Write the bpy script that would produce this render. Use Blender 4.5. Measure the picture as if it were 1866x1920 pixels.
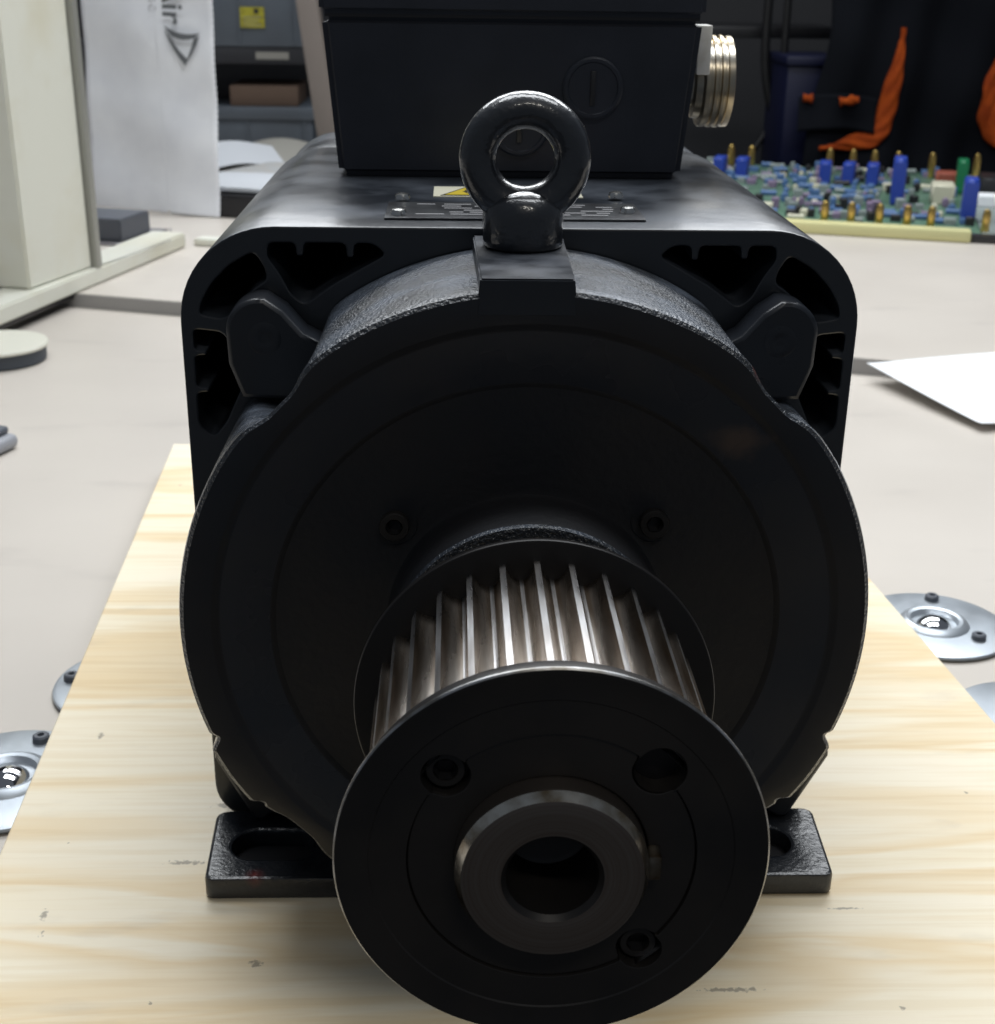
import bpy, bmesh, math, random
from mathutils import Vector, Matrix
random.seed(7)
for o in list(bpy.data.objects): bpy.data.objects.remove(o)
S = bpy.context.scene; C = S.collection
PI = math.pi; rad = math.radians

# ------------------------------------------------------------------ camera
cp = Vector((-0.0324, -0.5287, 0.2685)); pitch, yaw, roll = 0.3821, 0.0359, 0.0147
f = Vector((math.sin(yaw)*math.cos(pitch), math.cos(yaw)*math.cos(pitch), -math.sin(pitch)))
r0 = Vector((math.cos(yaw), -math.sin(yaw), 0)); u0 = r0.cross(f)
rr = math.cos(roll)*r0 + math.sin(roll)*u0; uu = -math.sin(roll)*r0 + math.cos(roll)*u0
cam = bpy.data.cameras.new('camera'); camo = bpy.data.objects.new('camera', cam); C.objects.link(camo)
camo.matrix_world = Matrix(((rr.x, uu.x, -f.x, cp.x), (rr.y, uu.y, -f.y, cp.y), (rr.z, uu.z, -f.z, cp.z), (0, 0, 0, 1)))
cam.sensor_fit = 'VERTICAL'; cam.sensor_height = 24; cam.lens = 24*2531.48/1920
cam.clip_start = .02; cam.clip_end = 40
cam.dof.use_dof = True; cam.dof.focus_distance = .56; cam.dof.aperture_fstop = 15
S.camera = camo
S.render.resolution_x = 995; S.render.resolution_y = 1024
# ------------------------------------------------------------------ light
W = bpy.data.worlds.new('World'); S.world = W; W.use_nodes = True
W.node_tree.nodes['Background'].inputs[0].default_value = (.75, .85, 1, 1)
W.node_tree.nodes['Background'].inputs[1].default_value = .11
def area(loc, size, power, col, target=None, rz=0):
    l = bpy.data.lights.new('ceiling_or_fill_lamp', 'AREA'); l.shape = 'RECTANGLE'; l.size, l.size_y = size
    l.energy = power; l.color = col
    o = bpy.data.objects.new('ceiling_or_fill_lamp', l); C.objects.link(o); o.location = loc
    if target is None: o.rotation_euler = (0, 0, rz)
    else: o.rotation_euler = (Vector(target)-Vector(loc)).to_track_quat('-Z', 'Y').to_euler()
    return o
area((.12, .40, 1.75), (1.8, .60), 31, (.94, .97, 1), rz=rad(-8))
area((.10, 1.95, 1.72), (3.0, .80), 62, (.94, .97, 1), target=(0, .6, 0))
area((-.25, 3.1, 1.80), (2.8, .40), 14, (.95, .98, 1), rz=rad(-8))
area((.35, -1.55, 2.0), (.9, .12), 8, (1, .95, .86), rz=rad(-8))  # unseen front fill, added for the front faces and the shaft chamfer highlight
S.view_settings.view_transform = 'Standard'; S.view_settings.look = 'None'
S.view_settings.exposure = 0; S.view_settings.gamma = 1

# ------------------------------------------------------------------ materials
def mat(name, col, rough=.5, metal=0, coat=0, bump=None, var=None, rvar=None, dust=None, spec=.5, extra=None, crough=None):
    m = bpy.data.materials.new(name); m.use_nodes = True
    nt = m.node_tree; N = nt.nodes; L = nt.links; b = N['Principled BSDF']
    b.inputs['Roughness'].default_value = rough; b.inputs['Metallic'].default_value = metal
    b.inputs['Specular IOR Level'].default_value = spec
    if coat: b.inputs['Coat Weight'].default_value = coat; b.inputs['Coat Roughness'].default_value = .18
    tc = N.new('ShaderNodeTexCoord')
    def noise(scale, stretch=(1, 1, 1), detail=4):
        mp = N.new('ShaderNodeMapping'); mp.inputs['Scale'].default_value = stretch
        L.new(tc.outputs['Object'], mp.inputs[0])
        n = N.new('ShaderNodeTexNoise'); n.inputs['Scale'].default_value = scale; n.inputs['Detail'].default_value = detail
        L.new(mp.outputs[0], n.inputs[0]); return n.outputs[0]
    def ramp(src, a, c, ca, cb):
        r = N.new('ShaderNodeValToRGB'); r.color_ramp.elements[0].position = a; r.color_ramp.elements[1].position = c
        r.color_ramp.elements[0].color = ca; r.color_ramp.elements[1].color = cb; L.new(src, r.inputs[0]); return r.outputs[0]
    def mix(fac, a, c):
        x = N.new('ShaderNodeMix'); x.data_type = 'RGBA'
        for s, v in ((x.inputs[0], fac), (x.inputs[6], a), (x.inputs[7], c)):
            if hasattr(v, 'links'): L.new(v, s)
            elif isinstance(v, (int, float)): s.default_value = v
            else: s.default_value = (*v, 1) if len(v) == 3 else v
        return x.outputs[2]
    cc = None
    if var:
        sc, col2 = var[0], var[1]; st = var[2] if len(var) > 2 else (1, 1, 1); lo, hi = var[3] if len(var) > 3 else (.35, .65)
        cc = mix(ramp(noise(sc, st), lo, hi, (0, 0, 0, 1), (1, 1, 1, 1)), col, col2)
    if dust:
        g = N.new('ShaderNodeNewGeometry'); sx = N.new('ShaderNodeSeparateXYZ'); L.new(g.outputs['Normal'], sx.inputs[0])
        up = ramp(sx.outputs[2], .45, .95, (0, 0, 0, 1), (1, 1, 1, 1))
        nn = ramp(noise(dust[0], (1, 1, 1), 6), .38, .72, (0, 0, 0, 1), (dust[2],)*3+(1,))
        mu = N.new('ShaderNodeMath'); mu.operation = 'MULTIPLY'; L.new(up, mu.inputs[0]); L.new(nn, mu.inputs[1])
        cc = mix(mu.outputs[0], cc if cc is not None else col, dust[1])
        ra = N.new('ShaderNodeMath'); ra.operation = 'MULTIPLY_ADD'; L.new(mu.outputs[0], ra.inputs[0]); ra.inputs[1].default_value = .3; ra.inputs[2].default_value = rough
        L.new(ra.outputs[0], b.inputs['Roughness'])
    if extra: cc = extra(N, L, tc, cc if cc is not None else col, mix, noise, ramp)
    if cc is not None: L.new(cc, b.inputs['Base Color'])
    else: b.inputs['Base Color'].default_value = (*col, 1)
    if rvar:
        st = rvar[3] if len(rvar) > 3 else (1, 1, 1)
        mr = N.new('ShaderNodeMapRange'); L.new(noise(rvar[0], st), mr.inputs[0])
        mr.inputs[1].default_value = .3; mr.inputs[2].default_value = .7; mr.inputs[3].default_value = rvar[1]; mr.inputs[4].default_value = rvar[2]
        L.new(mr.outputs[0], b.inputs['Roughness'])
    if crough: b.inputs['Coat Roughness'].default_value = crough
    if bump:
        st = bump[3] if len(bump) > 3 else (1, 1, 1)
        bp = N.new('ShaderNodeBump'); bp.inputs['Strength'].default_value = bump[1]; bp.inputs['Distance'].default_value = bump[2]
        L.new(noise(bump[0], st, 3), bp.inputs['Height']); L.new(bp.outputs[0], b.inputs['Normal'])
        if coat: L.new(bp.outputs[0], b.inputs['Coat Normal'])
    return m

def chips(spots):
    # small paint chips down to red primer at fixed spots on the part
    def fn(N, L, tc, base, mix, noise, ramp):
        cur = base
        for (p, rd, c) in spots:
            vm = N.new('ShaderNodeVectorMath'); vm.operation = 'DISTANCE'; L.new(tc.outputs['Object'], vm.inputs[0]); vm.inputs[1].default_value = p
            n = noise(300)
            ad = N.new('ShaderNodeMath'); ad.operation = 'MULTIPLY_ADD'; L.new(n, ad.inputs[0]); ad.inputs[1].default_value = rd*1.6; L.new(vm.outputs['Value'], ad.inputs[2])
            k = ramp(ad.outputs[0], rd*1.5, rd*1.5+.0008, (1, 1, 1, 1), (0, 0, 0, 1))
            cur = mix(k, cur, c)
        return cur
    return fn

BLK = (.0125, .0155, .021)
m_cast = mat('black_cast_paint', BLK, .36, crough=.1, coat=.8, bump=(640, 1.0, .0011), var=(60, (.02, .024, .03)), dust=(38, (.13, .16, .21), .85),
             extra=chips([((.0945, .004, .1165), .0022, (.28, .05, .02)), ((.0925, .002, .1185), .0015, (.28, .05, .02))]))
m_pad = mat('pad_paint', BLK, .36, bump=(300, .15, .0004), dust=(60, (.09, .10, .12), .7))
m_foot = mat('black_foot_paint', BLK, .3, coat=.3, bump=(300, .5, .0008), var=(60, (.02, .022, .026)),
             extra=chips([((-.1305, .031, -.1525), .0022, (.3, .03, .02))]))
def brown_patch(N, L, tc, base, mix, noise, ramp):
    # an irregular brown patch on the upper right of the flange face
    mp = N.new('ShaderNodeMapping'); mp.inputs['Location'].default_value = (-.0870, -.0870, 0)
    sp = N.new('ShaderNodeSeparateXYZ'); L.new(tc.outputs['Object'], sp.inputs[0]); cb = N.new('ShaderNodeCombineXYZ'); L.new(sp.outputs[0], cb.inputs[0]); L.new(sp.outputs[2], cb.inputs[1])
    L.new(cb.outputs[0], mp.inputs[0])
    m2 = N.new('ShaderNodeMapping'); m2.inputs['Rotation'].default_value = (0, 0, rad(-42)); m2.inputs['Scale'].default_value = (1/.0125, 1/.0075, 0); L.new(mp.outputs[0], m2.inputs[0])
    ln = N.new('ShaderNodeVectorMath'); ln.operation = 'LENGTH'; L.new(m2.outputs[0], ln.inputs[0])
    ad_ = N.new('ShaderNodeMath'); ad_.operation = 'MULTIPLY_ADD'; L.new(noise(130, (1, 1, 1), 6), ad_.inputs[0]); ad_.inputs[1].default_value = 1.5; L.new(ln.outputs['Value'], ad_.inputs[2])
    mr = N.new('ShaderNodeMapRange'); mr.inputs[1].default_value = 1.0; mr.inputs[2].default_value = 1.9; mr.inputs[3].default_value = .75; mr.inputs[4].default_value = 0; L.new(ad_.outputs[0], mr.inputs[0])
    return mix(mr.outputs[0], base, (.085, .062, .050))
m_smooth = mat('black_satin_paint', BLK, .34, bump=(180, .15, .0006), var=(9, (.018, .017, .018)), rvar=(12, .26, .42), extra=brown_patch)
m_annulus = mat('turned_ring_paint', (.019, .023, .031), .30, bump=(220, .2, .0005), var=(16, (.028, .029, .033)), rvar=(14, .22, .38), extra=brown_patch)
m_inner = mat('rough_inner_paint', (.0105, .012, .0155), .55, bump=(260, .5, .0006), var=(14, (.017, .016, .017)), rvar=(20, .48, .66), spec=.35)
m_house = mat('dusty_black_enamel', (.012, .015, .020), .30, coat=.4, bump=(38, .35, .0012), dust=(22, (.10, .115, .14), .75), rvar=None)
m_box = mat('dark_plastic_enamel', (.0145, .018, .027), .45, bump=(700, .25, .0003), var=(25, (.022, .026, .038)))
m_eye = mat('eyebolt_paint', (.0115, .014, .019), .34, coat=1, crough=.12, bump=(200, .5, .0009))
m_tooth = mat('machined_steel', (.85, .86, .88), .3, 1, bump=(160, .6, .0003, (2, .2, 2)), var=(70, (.30, .22, .15), (1, .12, 1), (.42, .68)), rvar=(120, .22, .42, (1, .1, 1)))
m_groove = mat('grimy_groove_steel', (.72, .68, .63), .26, 1, var=(70, (.30, .23, .17), (1.5, .10, 1.5), (.40, .66)), rvar=(120, .18, .33, (1, .1, 1)))
m_rimedge = mat('worn_steel_edge', (.55, .56, .58), .3, 1, var=(120, (.25, .24, .22)))
m_oxide = mat('black_oxide_steel', (.018, .017, .017), .38, .2, bump=(260, .12, .0003), var=(22, (.032, .028, .025)), rvar=(30, .3, .46))
def turned(N, L, tc, base, mix, noise, ramp):
    v = N.new('ShaderNodeSeparateXYZ'); L.new(tc.outputs['Object'], v.inputs[0])
    cb = N.new('ShaderNodeCombineXYZ'); L.new(v.outputs[0], cb.inputs[0]); L.new(v.outputs[2], cb.inputs[1])
    ln = N.new('ShaderNodeVectorMath'); ln.operation = 'LENGTH'; L.new(cb.outputs[0], ln.inputs[0])
    nz = N.new('ShaderNodeTexNoise'); nz.noise_dimensions = '1D'; nz.inputs['Scale'].default_value = 900; nz.inputs['Detail'].default_value = 2
    L.new(ln.outputs['Value'], nz.inputs['W'])
    return mix(ramp(nz.outputs[0], .35, .65, (0, 0, 0, 1), (1, 1, 1, 1)), base, (.17, .14, .12))
m_shaft = mat('shaft_steel', (.20, .175, .155), .34, .8, bump=(200, .15, .0003), extra=turned)
m_shaft_edge = mat('shaft_chamfer_steel', (.72, .69, .62), .17, 1, var=(90, (.25, .19, .12)), bump=(220, .2, .0003))
m_keysteel = mat('key_steel', (.28, .26, .22), .3, 1, var=(150, (.12, .09, .06)), bump=(300, .4, .0004))
m_dark = mat('socket_black', (.012, .011, .011), .4, .3)
m_nickel = mat('nickel_brass', (.45, .43, .385), .28, 1, bump=(150, .1, .0003), var=(40, (.6, .5, .34)))
m_white_plate = mat('white_plate', (.88, .88, .86), .5, var=(90, (.7, .68, .62)))
m_screw = mat('zinc_screw', (.7, .7, .68), .25, 1)
m_plate = mat('nameplate_metal', (.10, .105, .11), .35, .6, bump=(200, .1, .0003), var=(60, (.05, .05, .055)))
m_print = mat('faint_print', (.34, .34, .35), .5)
m_sticker = mat('cream_sticker', (.62, .60, .47), .5)
m_yellow = mat('sticker_yellow', (.55, .42, .03), .5)
m_red = mat('sticker_red', (.5, .06, .04), .5)
m_ink = mat('black_ink', (.02, .02, .02), .5)
m_table = mat('beige_laminate', (.565, .52, .465), .42, var=(7, (.53, .488, .437), (.6, 1, 1), (.3, .75)), rvar=(5, .36, .5), extra=lambda N, L, tc, base, mix, noise, ramp: mix(ramp(noise(11, (.5, 1.4, 1), 8), .60, .74, (0, 0, 0, 1), (.55, .55, .55, 1)), base, (.42, .385, .35)))
m_edge = mat('table_edge_strip', (.30, .29, .28), .5)
m_floor = mat('dark_floor', (.06, .06, .065), .6, var=(3, (.09, .09, .09)))
m_wall = mat('grey_wall', (.06, .06, .063), .8, var=(2, (.07, .07, .075)))
m_cream = mat('cream_enamel', (.68, .68, .60), .4, var=(7, (.60, .57, .44), (1, 1, 1), (.5, .8)))
m_refl_grey = mat('reflection_grey', (.20, .19, .20), .35)
m_alu = mat('dull_aluminium', (.36, .36, .33), .45, .5)
m_glass = mat('clear_panel', (1, 1, 1), .0)
m_glass.node_tree.nodes['Principled BSDF'].inputs['Transmission Weight'].default_value = 1.0
m_glass.node_tree.nodes['Principled BSDF'].inputs['IOR'].default_value = 1.03
m_paper = mat('white_wrap', (.86, .88, .92), .6, bump=(14, .15, .004, (1, 1, .5)), var=(10, (.76, .78, .83)))
m_grey_ink = mat('grey_ink', (.13, .14, .15), .5)
m_pale_ink = mat('pale_ink', (.42, .43, .46), .5)
m_sheet = mat('bright_paper', (.86, .88, .9), .6)
m_page = mat('printed_page', (.42, .41, .39), .5, var=(60, (.40, .42, .44), (.3, 3, 1), (.5, .6)))
m_page2 = mat('greyed_paper', (.52, .54, .57), .6)
m_folder = mat('grey_folder', (.30, .29, .26), .5)
m_blackbox = mat('black_box_plastic', (.012, .012, .014), .4)
m_bin = mat('grey_bin_plastic', (.10, .12, .145), .5, var=(8, (.085, .10, .12)))
m_bindark = mat('shelf_dark', (.02, .021, .026), .6)
m_card = mat('brown_cardboard', (.13, .085, .06), .8)
m_label = mat('yellow_label', (.42, .38, .03), .6, var=(30, (.30, .27, .02), (1, 1, 4), (.5, .6)))
m_pole = mat('beige_pole', (.20, .17, .15), .6)
m_green = mat('circuit_green', (.07, .15, .10), .4, var=(60, (.13, .22, .16), (1, 1, 1), (.4, .6)))
m_wood = mat('pale_wood_strip', (.72, .66, .32), .45, var=(30, (.60, .58, .30), (.1, 1, 1)))
m_blue = mat('blue_plastic', (.025, .06, .36), .4)
m_lblue = mat('light_blue_component', (.08, .16, .33), .4)
m_mauve = mat('mauve_component', (.22, .17, .26), .4)
m_creamc = mat('cream_component', (.62, .60, .46), .4)
m_blackc = mat('black_component', (.02, .02, .022), .35)
m_greyc = mat('grey_component', (.24, .28, .27), .35)
m_redc = mat('red_component', (.30, .08, .05), .5)
m_greenc = mat('green_component', (.01, .18, .07), .4)
m_brass = mat('brass', (.72, .50, .16), .28, 1)
m_cloth = mat('black_cloth', (.007, .008, .011), .95, bump=(260, .4, .001), spec=.1)
m_orange = mat('orange_cloth', (.42, .075, .012), .9, bump=(90, .4, .002), var=(25, (.28, .045, .01)), spec=.1)
m_navy = mat('navy_plastic', (.003, .005, .03), .5)
m_cable = mat('cable_black', (.006, .006, .007), .5)
m_galv = mat('galvanised_plate', (.50, .54, .58), .36, .7, bump=(60, .12, .0006), var=(28, (.42, .46, .50)), rvar=(20, .28, .48))
m_ball = mat('polished_ball', (.85, .85, .86), .05, 1)
m_puck = mat('slate_rubber', (.055, .065, .08), .6)
m_lid = mat('ivory_plastic', (.66, .65, .56), .4)
m_devgrey = mat('light_grey_plastic', (.30, .31, .34), .4)
m_devdark = mat('dark_grey_plastic', (.08, .09, .11), .4)
# pine plywood
m_ply = bpy.data.materials.new('pine_plywood'); m_ply.use_nodes = True
MARKS = [(-.2448, .1838, .0022, .0045), (-.1702, .0582, .012, .0022), (-.232, .0177, .0026, .0045), (-.2295, .0038, .0016, .0028), (-.1239, -.0191, .0035, .0035),
         (-.1678, -.0447, .0013, .0014), (.0953, -.0397, .016, .0018), (.1712, -.0529, .0020, .0016), (-.1575, .1101, .008, .003), (.163, .0170, .010, .0010), (.2609, .118, .0012, .0015), (-.2352, .0765, .0012, .0012)]
def ply():
    nt = m_ply.node_tree; N = nt.nodes; L = nt.links; b = N['Principled BSDF']
    tc = N.new('ShaderNodeTexCoord')
    def noise(scale, st, det=4, dist=0, loc=(0, 0, 0)):
        mp = N.new('ShaderNodeMapping'); mp.inputs['Scale'].default_value = st; mp.inputs['Location'].default_value = loc
        L.new(tc.outputs['Object'], mp.inputs[0])
        n = N.new('ShaderNodeTexNoise'); n.inputs['Scale'].default_value = scale; n.inputs['Detail'].default_value = det; n.inputs['Distortion'].default_value = dist
        L.new(mp.outputs[0], n.inputs[0]); return n.outputs[0]
    def ramp(s, els):
        r = N.new('ShaderNodeValToRGB'); e = r.color_ramp.elements
        while len(e) < len(els): e.new(.5)
        for i, (p, c) in enumerate(els): e[i].position = p; e[i].color = (*c, 1)
        L.new(s, r.inputs[0]); return r.outputs[0]
    def mixc(fac, a, c, mode='MIX'):
        x = N.new('ShaderNodeMix'); x.data_type = 'RGBA'; x.blend_type = mode
        L.new(fac, x.inputs[0]) if hasattr(fac, 'links') else setattr(x.inputs[0], 'default_value', fac)
        for s, v in ((x.inputs[6], a), (x.inputs[7], c)):
            L.new(v, s) if hasattr(v, 'links') else setattr(s, 'default_value', (*v, 1))
        return x.outputs[2]
    bands = ramp(noise(9.5, (.17, 1.5, 1), 4, .9), [(.34, (.88, .80, .64)), (.46, (.87, .785, .61)), (.56, (.80, .64, .40)), (.61, (.87, .78, .60)), (.70, (.85, .75, .55)), (.80, (.74, .55, .32))])
    fine = ramp(noise(150, (.06, 1.3, 1), 6, .2), [(.38, (.90, .85, .76)), (.55, (1, 1, 1))])
    c1 = mixc(.55, bands, fine, 'MULTIPLY')
    broad = ramp(noise(5, (.5, 1, 1), 2), [(.35, (1, .97, .90)), (.65, (1, 1, 1))])
    c2 = mixc(.8, c1, broad, 'MULTIPLY')
    smudge = ramp(noise(26, (.5, 1.2, 1), 5, .2, (3, 1, 0)), [(.62, (0, 0, 0)), (.8, (.3, .3, .3))])
    c3 = mixc(smudge, c2, (.42, .36, .29))
    nz = noise(420, (1, 1, 1), 4)
    def sm(src):
        m = N.new('ShaderNodeMapRange'); m.inputs[1].default_value = 1.7; m.inputs[2].default_value = 2.2; m.inputs[3].default_value = .6; m.inputs[4].default_value = 0
        L.new(src, m.inputs[0]); return m.outputs[0]
    # dark slivers and pin knots
    vr = N.new('ShaderNodeTexVoronoi'); vr.inputs['Scale'].default_value = 13
    mp = N.new('ShaderNodeMapping'); mp.inputs['Scale'].default_value = (.7, 1.3, 1); mp.inputs['Rotation'].default_value = (0, 0, .2); L.new(tc.outputs['Object'], mp.inputs[0]); L.new(mp.outputs[0], vr.inputs[0])
    ad = N.new('ShaderNodeMath'); ad.operation = 'MULTIPLY_ADD'; L.new(noise(90, (.4, 2, 1), 4), ad.inputs[0]); ad.inputs[1].default_value = .10; L.new(vr.outputs['Distance'], ad.inputs[2])
    kn = ramp(ad.outputs[0], [(.066, (1, 1, 1)), (.082, (0, 0, 0))])
    c4 = mixc(kn, c3, (.09, .07, .055))
    for (x, y, w, h) in MARKS:
        mp = N.new('ShaderNodeMapping'); mp.vector_type = 'POINT'; mp.inputs['Location'].default_value = (-x/w, -y/h, 0); mp.inputs['Scale'].default_value = (1/w, 1/h, 0); L.new(tc.outputs['Object'], mp.inputs[0])
        ln = N.new('ShaderNodeVectorMath'); ln.operation = 'LENGTH'; L.new(mp.outputs[0], ln.inputs[0])
        ad2 = N.new('ShaderNodeMath'); ad2.operation = 'MULTIPLY_ADD'; L.new(nz, ad2.inputs[0]); ad2.inputs[1].default_value = 2.6; L.new(ln.outputs['Value'], ad2.inputs[2])
        c4 = mixc(ramp(ad2.outputs[0], [(.0, (.85, .85, .85)), (1.0, (0, 0, 0))]) if False else sm(ad2.outputs[0]), c4, (.10, .085, .07))
    L.new(c4, b.inputs['Base Color']); b.inputs['Roughness'].default_value = .5
    bp = N.new('ShaderNodeBump'); bp.inputs['Strength'].default_value = .25; bp.inputs['Distance'].default_value = .0006
    L.new(noise(140, (.06, 1.5, 1), 4, .3), bp.inputs['Height']); L.new(bp.outputs[0], b.inputs['Normal'])
ply()

# ------------------------------------------------------------------ helpers
def link(name, me, m, parent=None, smooth=30, loc=None, rot=None):
    o = bpy.data.objects.new(name, me); C.objects.link(o)
    if m is not None and len(me.materials) == 0: me.materials.append(m)
    if smooth is not None:
        for p in me.polygons: p.use_smooth = True
        me.set_sharp_from_angle(angle=rad(smooth))
    if parent is not None: o.parent = parent
    if loc: o.location = loc
    if rot: o.rotation_euler = rot
    return o
def fin(bm, name, m, parent=None, smooth=30, loc=None, rot=None, recalc=True, mats=None):
    if recalc: bmesh.ops.recalc_face_normals(bm, faces=bm.faces)
    me = bpy.data.meshes.new(name); bm.to_mesh(me); bm.free()
    if mats:
        for x in mats: me.materials.append(x)
    return link(name, me, m, parent, smooth, loc, rot)
def tag(o, label=None, cat=None, group=None, kind=None):
    if label: o['label'] = label
    if cat: o['category'] = cat
    if group: o['group'] = group
    if kind: o['kind'] = kind
    return o
def empty(name, loc=(0, 0, 0), rz=0):
    o = bpy.data.objects.new(name, None); C.objects.link(o); o.location = loc; o.rotation_euler = (0, 0, rz); o.empty_display_size = .05
    return o
def box(bm, lo, hi, bev=0, seg=2, M=None):
    v = [bm.verts.new((x, y, z)) for x in (lo[0], hi[0]) for y in (lo[1], hi[1]) for z in (lo[2], hi[2])]
    fs = [bm.faces.new([v[i] for i in q]) for q in ((0, 1, 3, 2), (4, 6, 7, 5), (0, 4, 5, 1), (2, 3, 7, 6), (0, 2, 6, 4), (1, 5, 7, 3))]
    es = list({e for q in fs for e in q.edges}); vs = v
    if bev:
        r = bmesh.ops.bevel(bm, geom=es, offset=bev, segments=seg, affect='EDGES', profile=.5)
        vs = list({x for q in r['faces'] for x in q.verts} | {x for x in v if x.is_valid})
    if M is not None: bmesh.ops.transform(bm, matrix=M, verts=[x for x in vs if x.is_valid])
    return bm
def BX(name, lo, hi, m, parent=None, bev=0, seg=2, M=None, loc=None, rot=None):
    bm = bmesh.new(); box(bm, lo, hi, bev, seg, M); return fin(bm, name, m, parent, 30, loc, rot)
def basis(ax):
    ax = Vector(ax).normalized(); t = Vector((0, 0, 1)) if abs(ax.z) < .9 else Vector((1, 0, 0))
    a = ax.cross(t).normalized(); b = ax.cross(a).normalized(); return a, b, ax
def lathe(bm, prof, c=(0, 0, 0), ax=(0, 1, 0), seg=64, cap0=False, cap1=False, mi=None, a0=0):
    a, b, n = basis(ax); c = Vector(c); rings = []
    for r, h in prof:
        if r < 1e-7: rings.append([bm.verts.new(c+n*h)])
        else: rings.append([bm.verts.new(c+n*h+a*(r*math.cos(a0+2*PI*i/seg))+b*(r*math.sin(a0+2*PI*i/seg))) for i in range(seg)])
    for k in range(len(rings)-1):
        A, B = rings[k], rings[k+1]
        for i in range(seg):
            j = (i+1) % seg
            if len(A) == 1 and len(B) == 1: continue
            if len(A) == 1: q = bm.faces.new((A[0], B[i], B[j]))
            elif len(B) == 1: q = bm.faces.new((A[i], A[j], B[0]))
            else: q = bm.faces.new((A[i], A[j], B[j], B[i]))
            if mi is not None: q.material_index = mi[k]
    if cap0: bm.faces.new(rings[0])
    if cap1: bm.faces.new(rings[-1])
    return bm
def LT(name, prof, m, parent=None, c=(0, 0, 0), ax=(0, 1, 0), seg=64, cap0=False, cap1=False, smooth=30, mi=None, mats=None, a0=0):
    bm = bmesh.new(); lathe(bm, prof, c, ax, seg, cap0, cap1, mi, a0); return fin(bm, name, m, parent, smooth, mats=mats)
def shape2d(name, outer, holes, y0, y1, m, parent=None, bev=0, smooth=30, mapf=None):
    cu = bpy.data.curves.new(name, 'CURVE'); cu.dimensions = '2D'; cu.fill_mode = 'BOTH'
    for pl in [outer]+list(holes):
        s = cu.splines.new('POLY'); s.points.add(len(pl)-1)
        for i, (x, z) in enumerate(pl): s.points[i].co = (x, z, 0, 1)
        s.use_cyclic_u = True
    cu.extrude = (y1-y0)/2-bev; cu.bevel_depth = bev; cu.bevel_resolution = 1
    if bev: cu.offset = -bev
    o = bpy.data.objects.new(name, cu); C.objects.link(o)
    dg = bpy.context.evaluated_depsgraph_get(); me = bpy.data.meshes.new_from_object(o.evaluated_get(dg))
    bpy.data.objects.remove(o); bpy.data.curves.remove(cu)
    yc = (y0+y1)/2
    for v in me.vertices: v.co = (v.co.x, yc-v.co.z, v.co.y)
    me.name = name; me.materials.clear()
    return link(name, me, m, parent, smooth)
def tube(bm, pts, r, seg=10, cap=True):
    pts = [Vector(p) for p in pts]; rings = []
    for i, p in enumerate(pts):
        t = (pts[min(i+1, len(pts)-1)]-pts[max(i-1, 0)]).normalized(); a, b, _ = basis(t)
        R = r[i] if isinstance(r, (list, tuple)) else r
        rings.append([bm.verts.new(p+a*R*math.cos(2*PI*k/seg)+b*R*math.sin(2*PI*k/seg)) for k in range(seg)])
    for A, B in zip(rings, rings[1:]):
        for k in range(seg): bm.faces.new((A[k], A[(k+1) % seg], B[(k+1) % seg], B[k]))
    if cap: bm.faces.new(rings[0]); bm.faces.new(rings[-1])
    return bm
def arc(cx, cz, r, a0, a1, n=10):
    return [(cx+r*math.cos(rad(a0+(a1-a0)*i/n)), cz+r*math.sin(rad(a0+(a1-a0)*i/n))) for i in range(n+1)]

TZ, FZ, BZ = -.192, -.172, -.164       # near table, far table, plywood top

# ------------------------------------------------------------------ setting
ang = rad(-17)
bm = bmesh.new()
# near bench top: a slab whose far edge runs obliquely
L0 = Vector((-.5856, 1.4099)); L1 = Vector((.4661, 1.0789)); dd = (L1-L0).normalized()
pa, pb = L0-dd*1.6, L1+dd*1.6
poly = [(pa.x, pa.y), (pb.x, pb.y), (pb.x-.6, -.17), (pa.x+.3, -.17)]
def slab(bm, poly, z0, z1):
    a = [bm.verts.new((x, y, z0)) for x, y in poly]; b = [bm.verts.new((x, y, z1)) for x, y in poly]
    bm.faces.new(a); bm.faces.new(b)
    for i in range(len(poly)): j = (i+1) % len(poly); bm.faces.new((a[i], a[j], b[j], b[i]))
slab(bm, poly, TZ-.03, TZ)
o = fin(bm, 'workbench_near', m_table); tag(o, kind='structure')
nrm = Vector((-dd.y, dd.x))
if nrm.y < 0: nrm = -nrm
g = .003
bm = bmesh.new()
q0, q1 = pa+nrm*g, pb+nrm*g
slab(bm, [(q0.x, q0.y), (q1.x, q1.y), ((q1+nrm*1.78).x, (q1+nrm*1.78).y), ((q0+nrm*1.78).x, (q0+nrm*1.78).y)], TZ-.03, FZ)
o = fin(bm, 'workbench_far', m_table); tag(o, kind='structure')
bm = bmesh.new(); q2, q3 = pa-nrm*.0015, pb-nrm*.0015
slab(bm, [((pa+nrm*.0002).x, (pa+nrm*.0002).y), ((pb+nrm*.0002).x, (pb+nrm*.0002).y), ((pb+nrm*.0026).x, (pb+nrm*.0026).y), ((pa+nrm*.0026).x, (pa+nrm*.0026).y)], TZ-.02, FZ-.0012)
o = fin(bm, 'bench_edge_strip', m_edge); tag(o, kind='structure')
bm = bmesh.new(); slab(bm, [(-6, -3), (6, -3), (6, 7), (-6, 7)], -1.15, -1.1); tag(fin(bm, 'floor', m_floor), kind='structure')
bm = bmesh.new(); slab(bm, [(-6, 4.3), (6, 4.3), (6, 4.4), (-6, 4.4)], -1.1, 3); tag(fin(bm, 'wall', m_wall), kind='structure')

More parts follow.
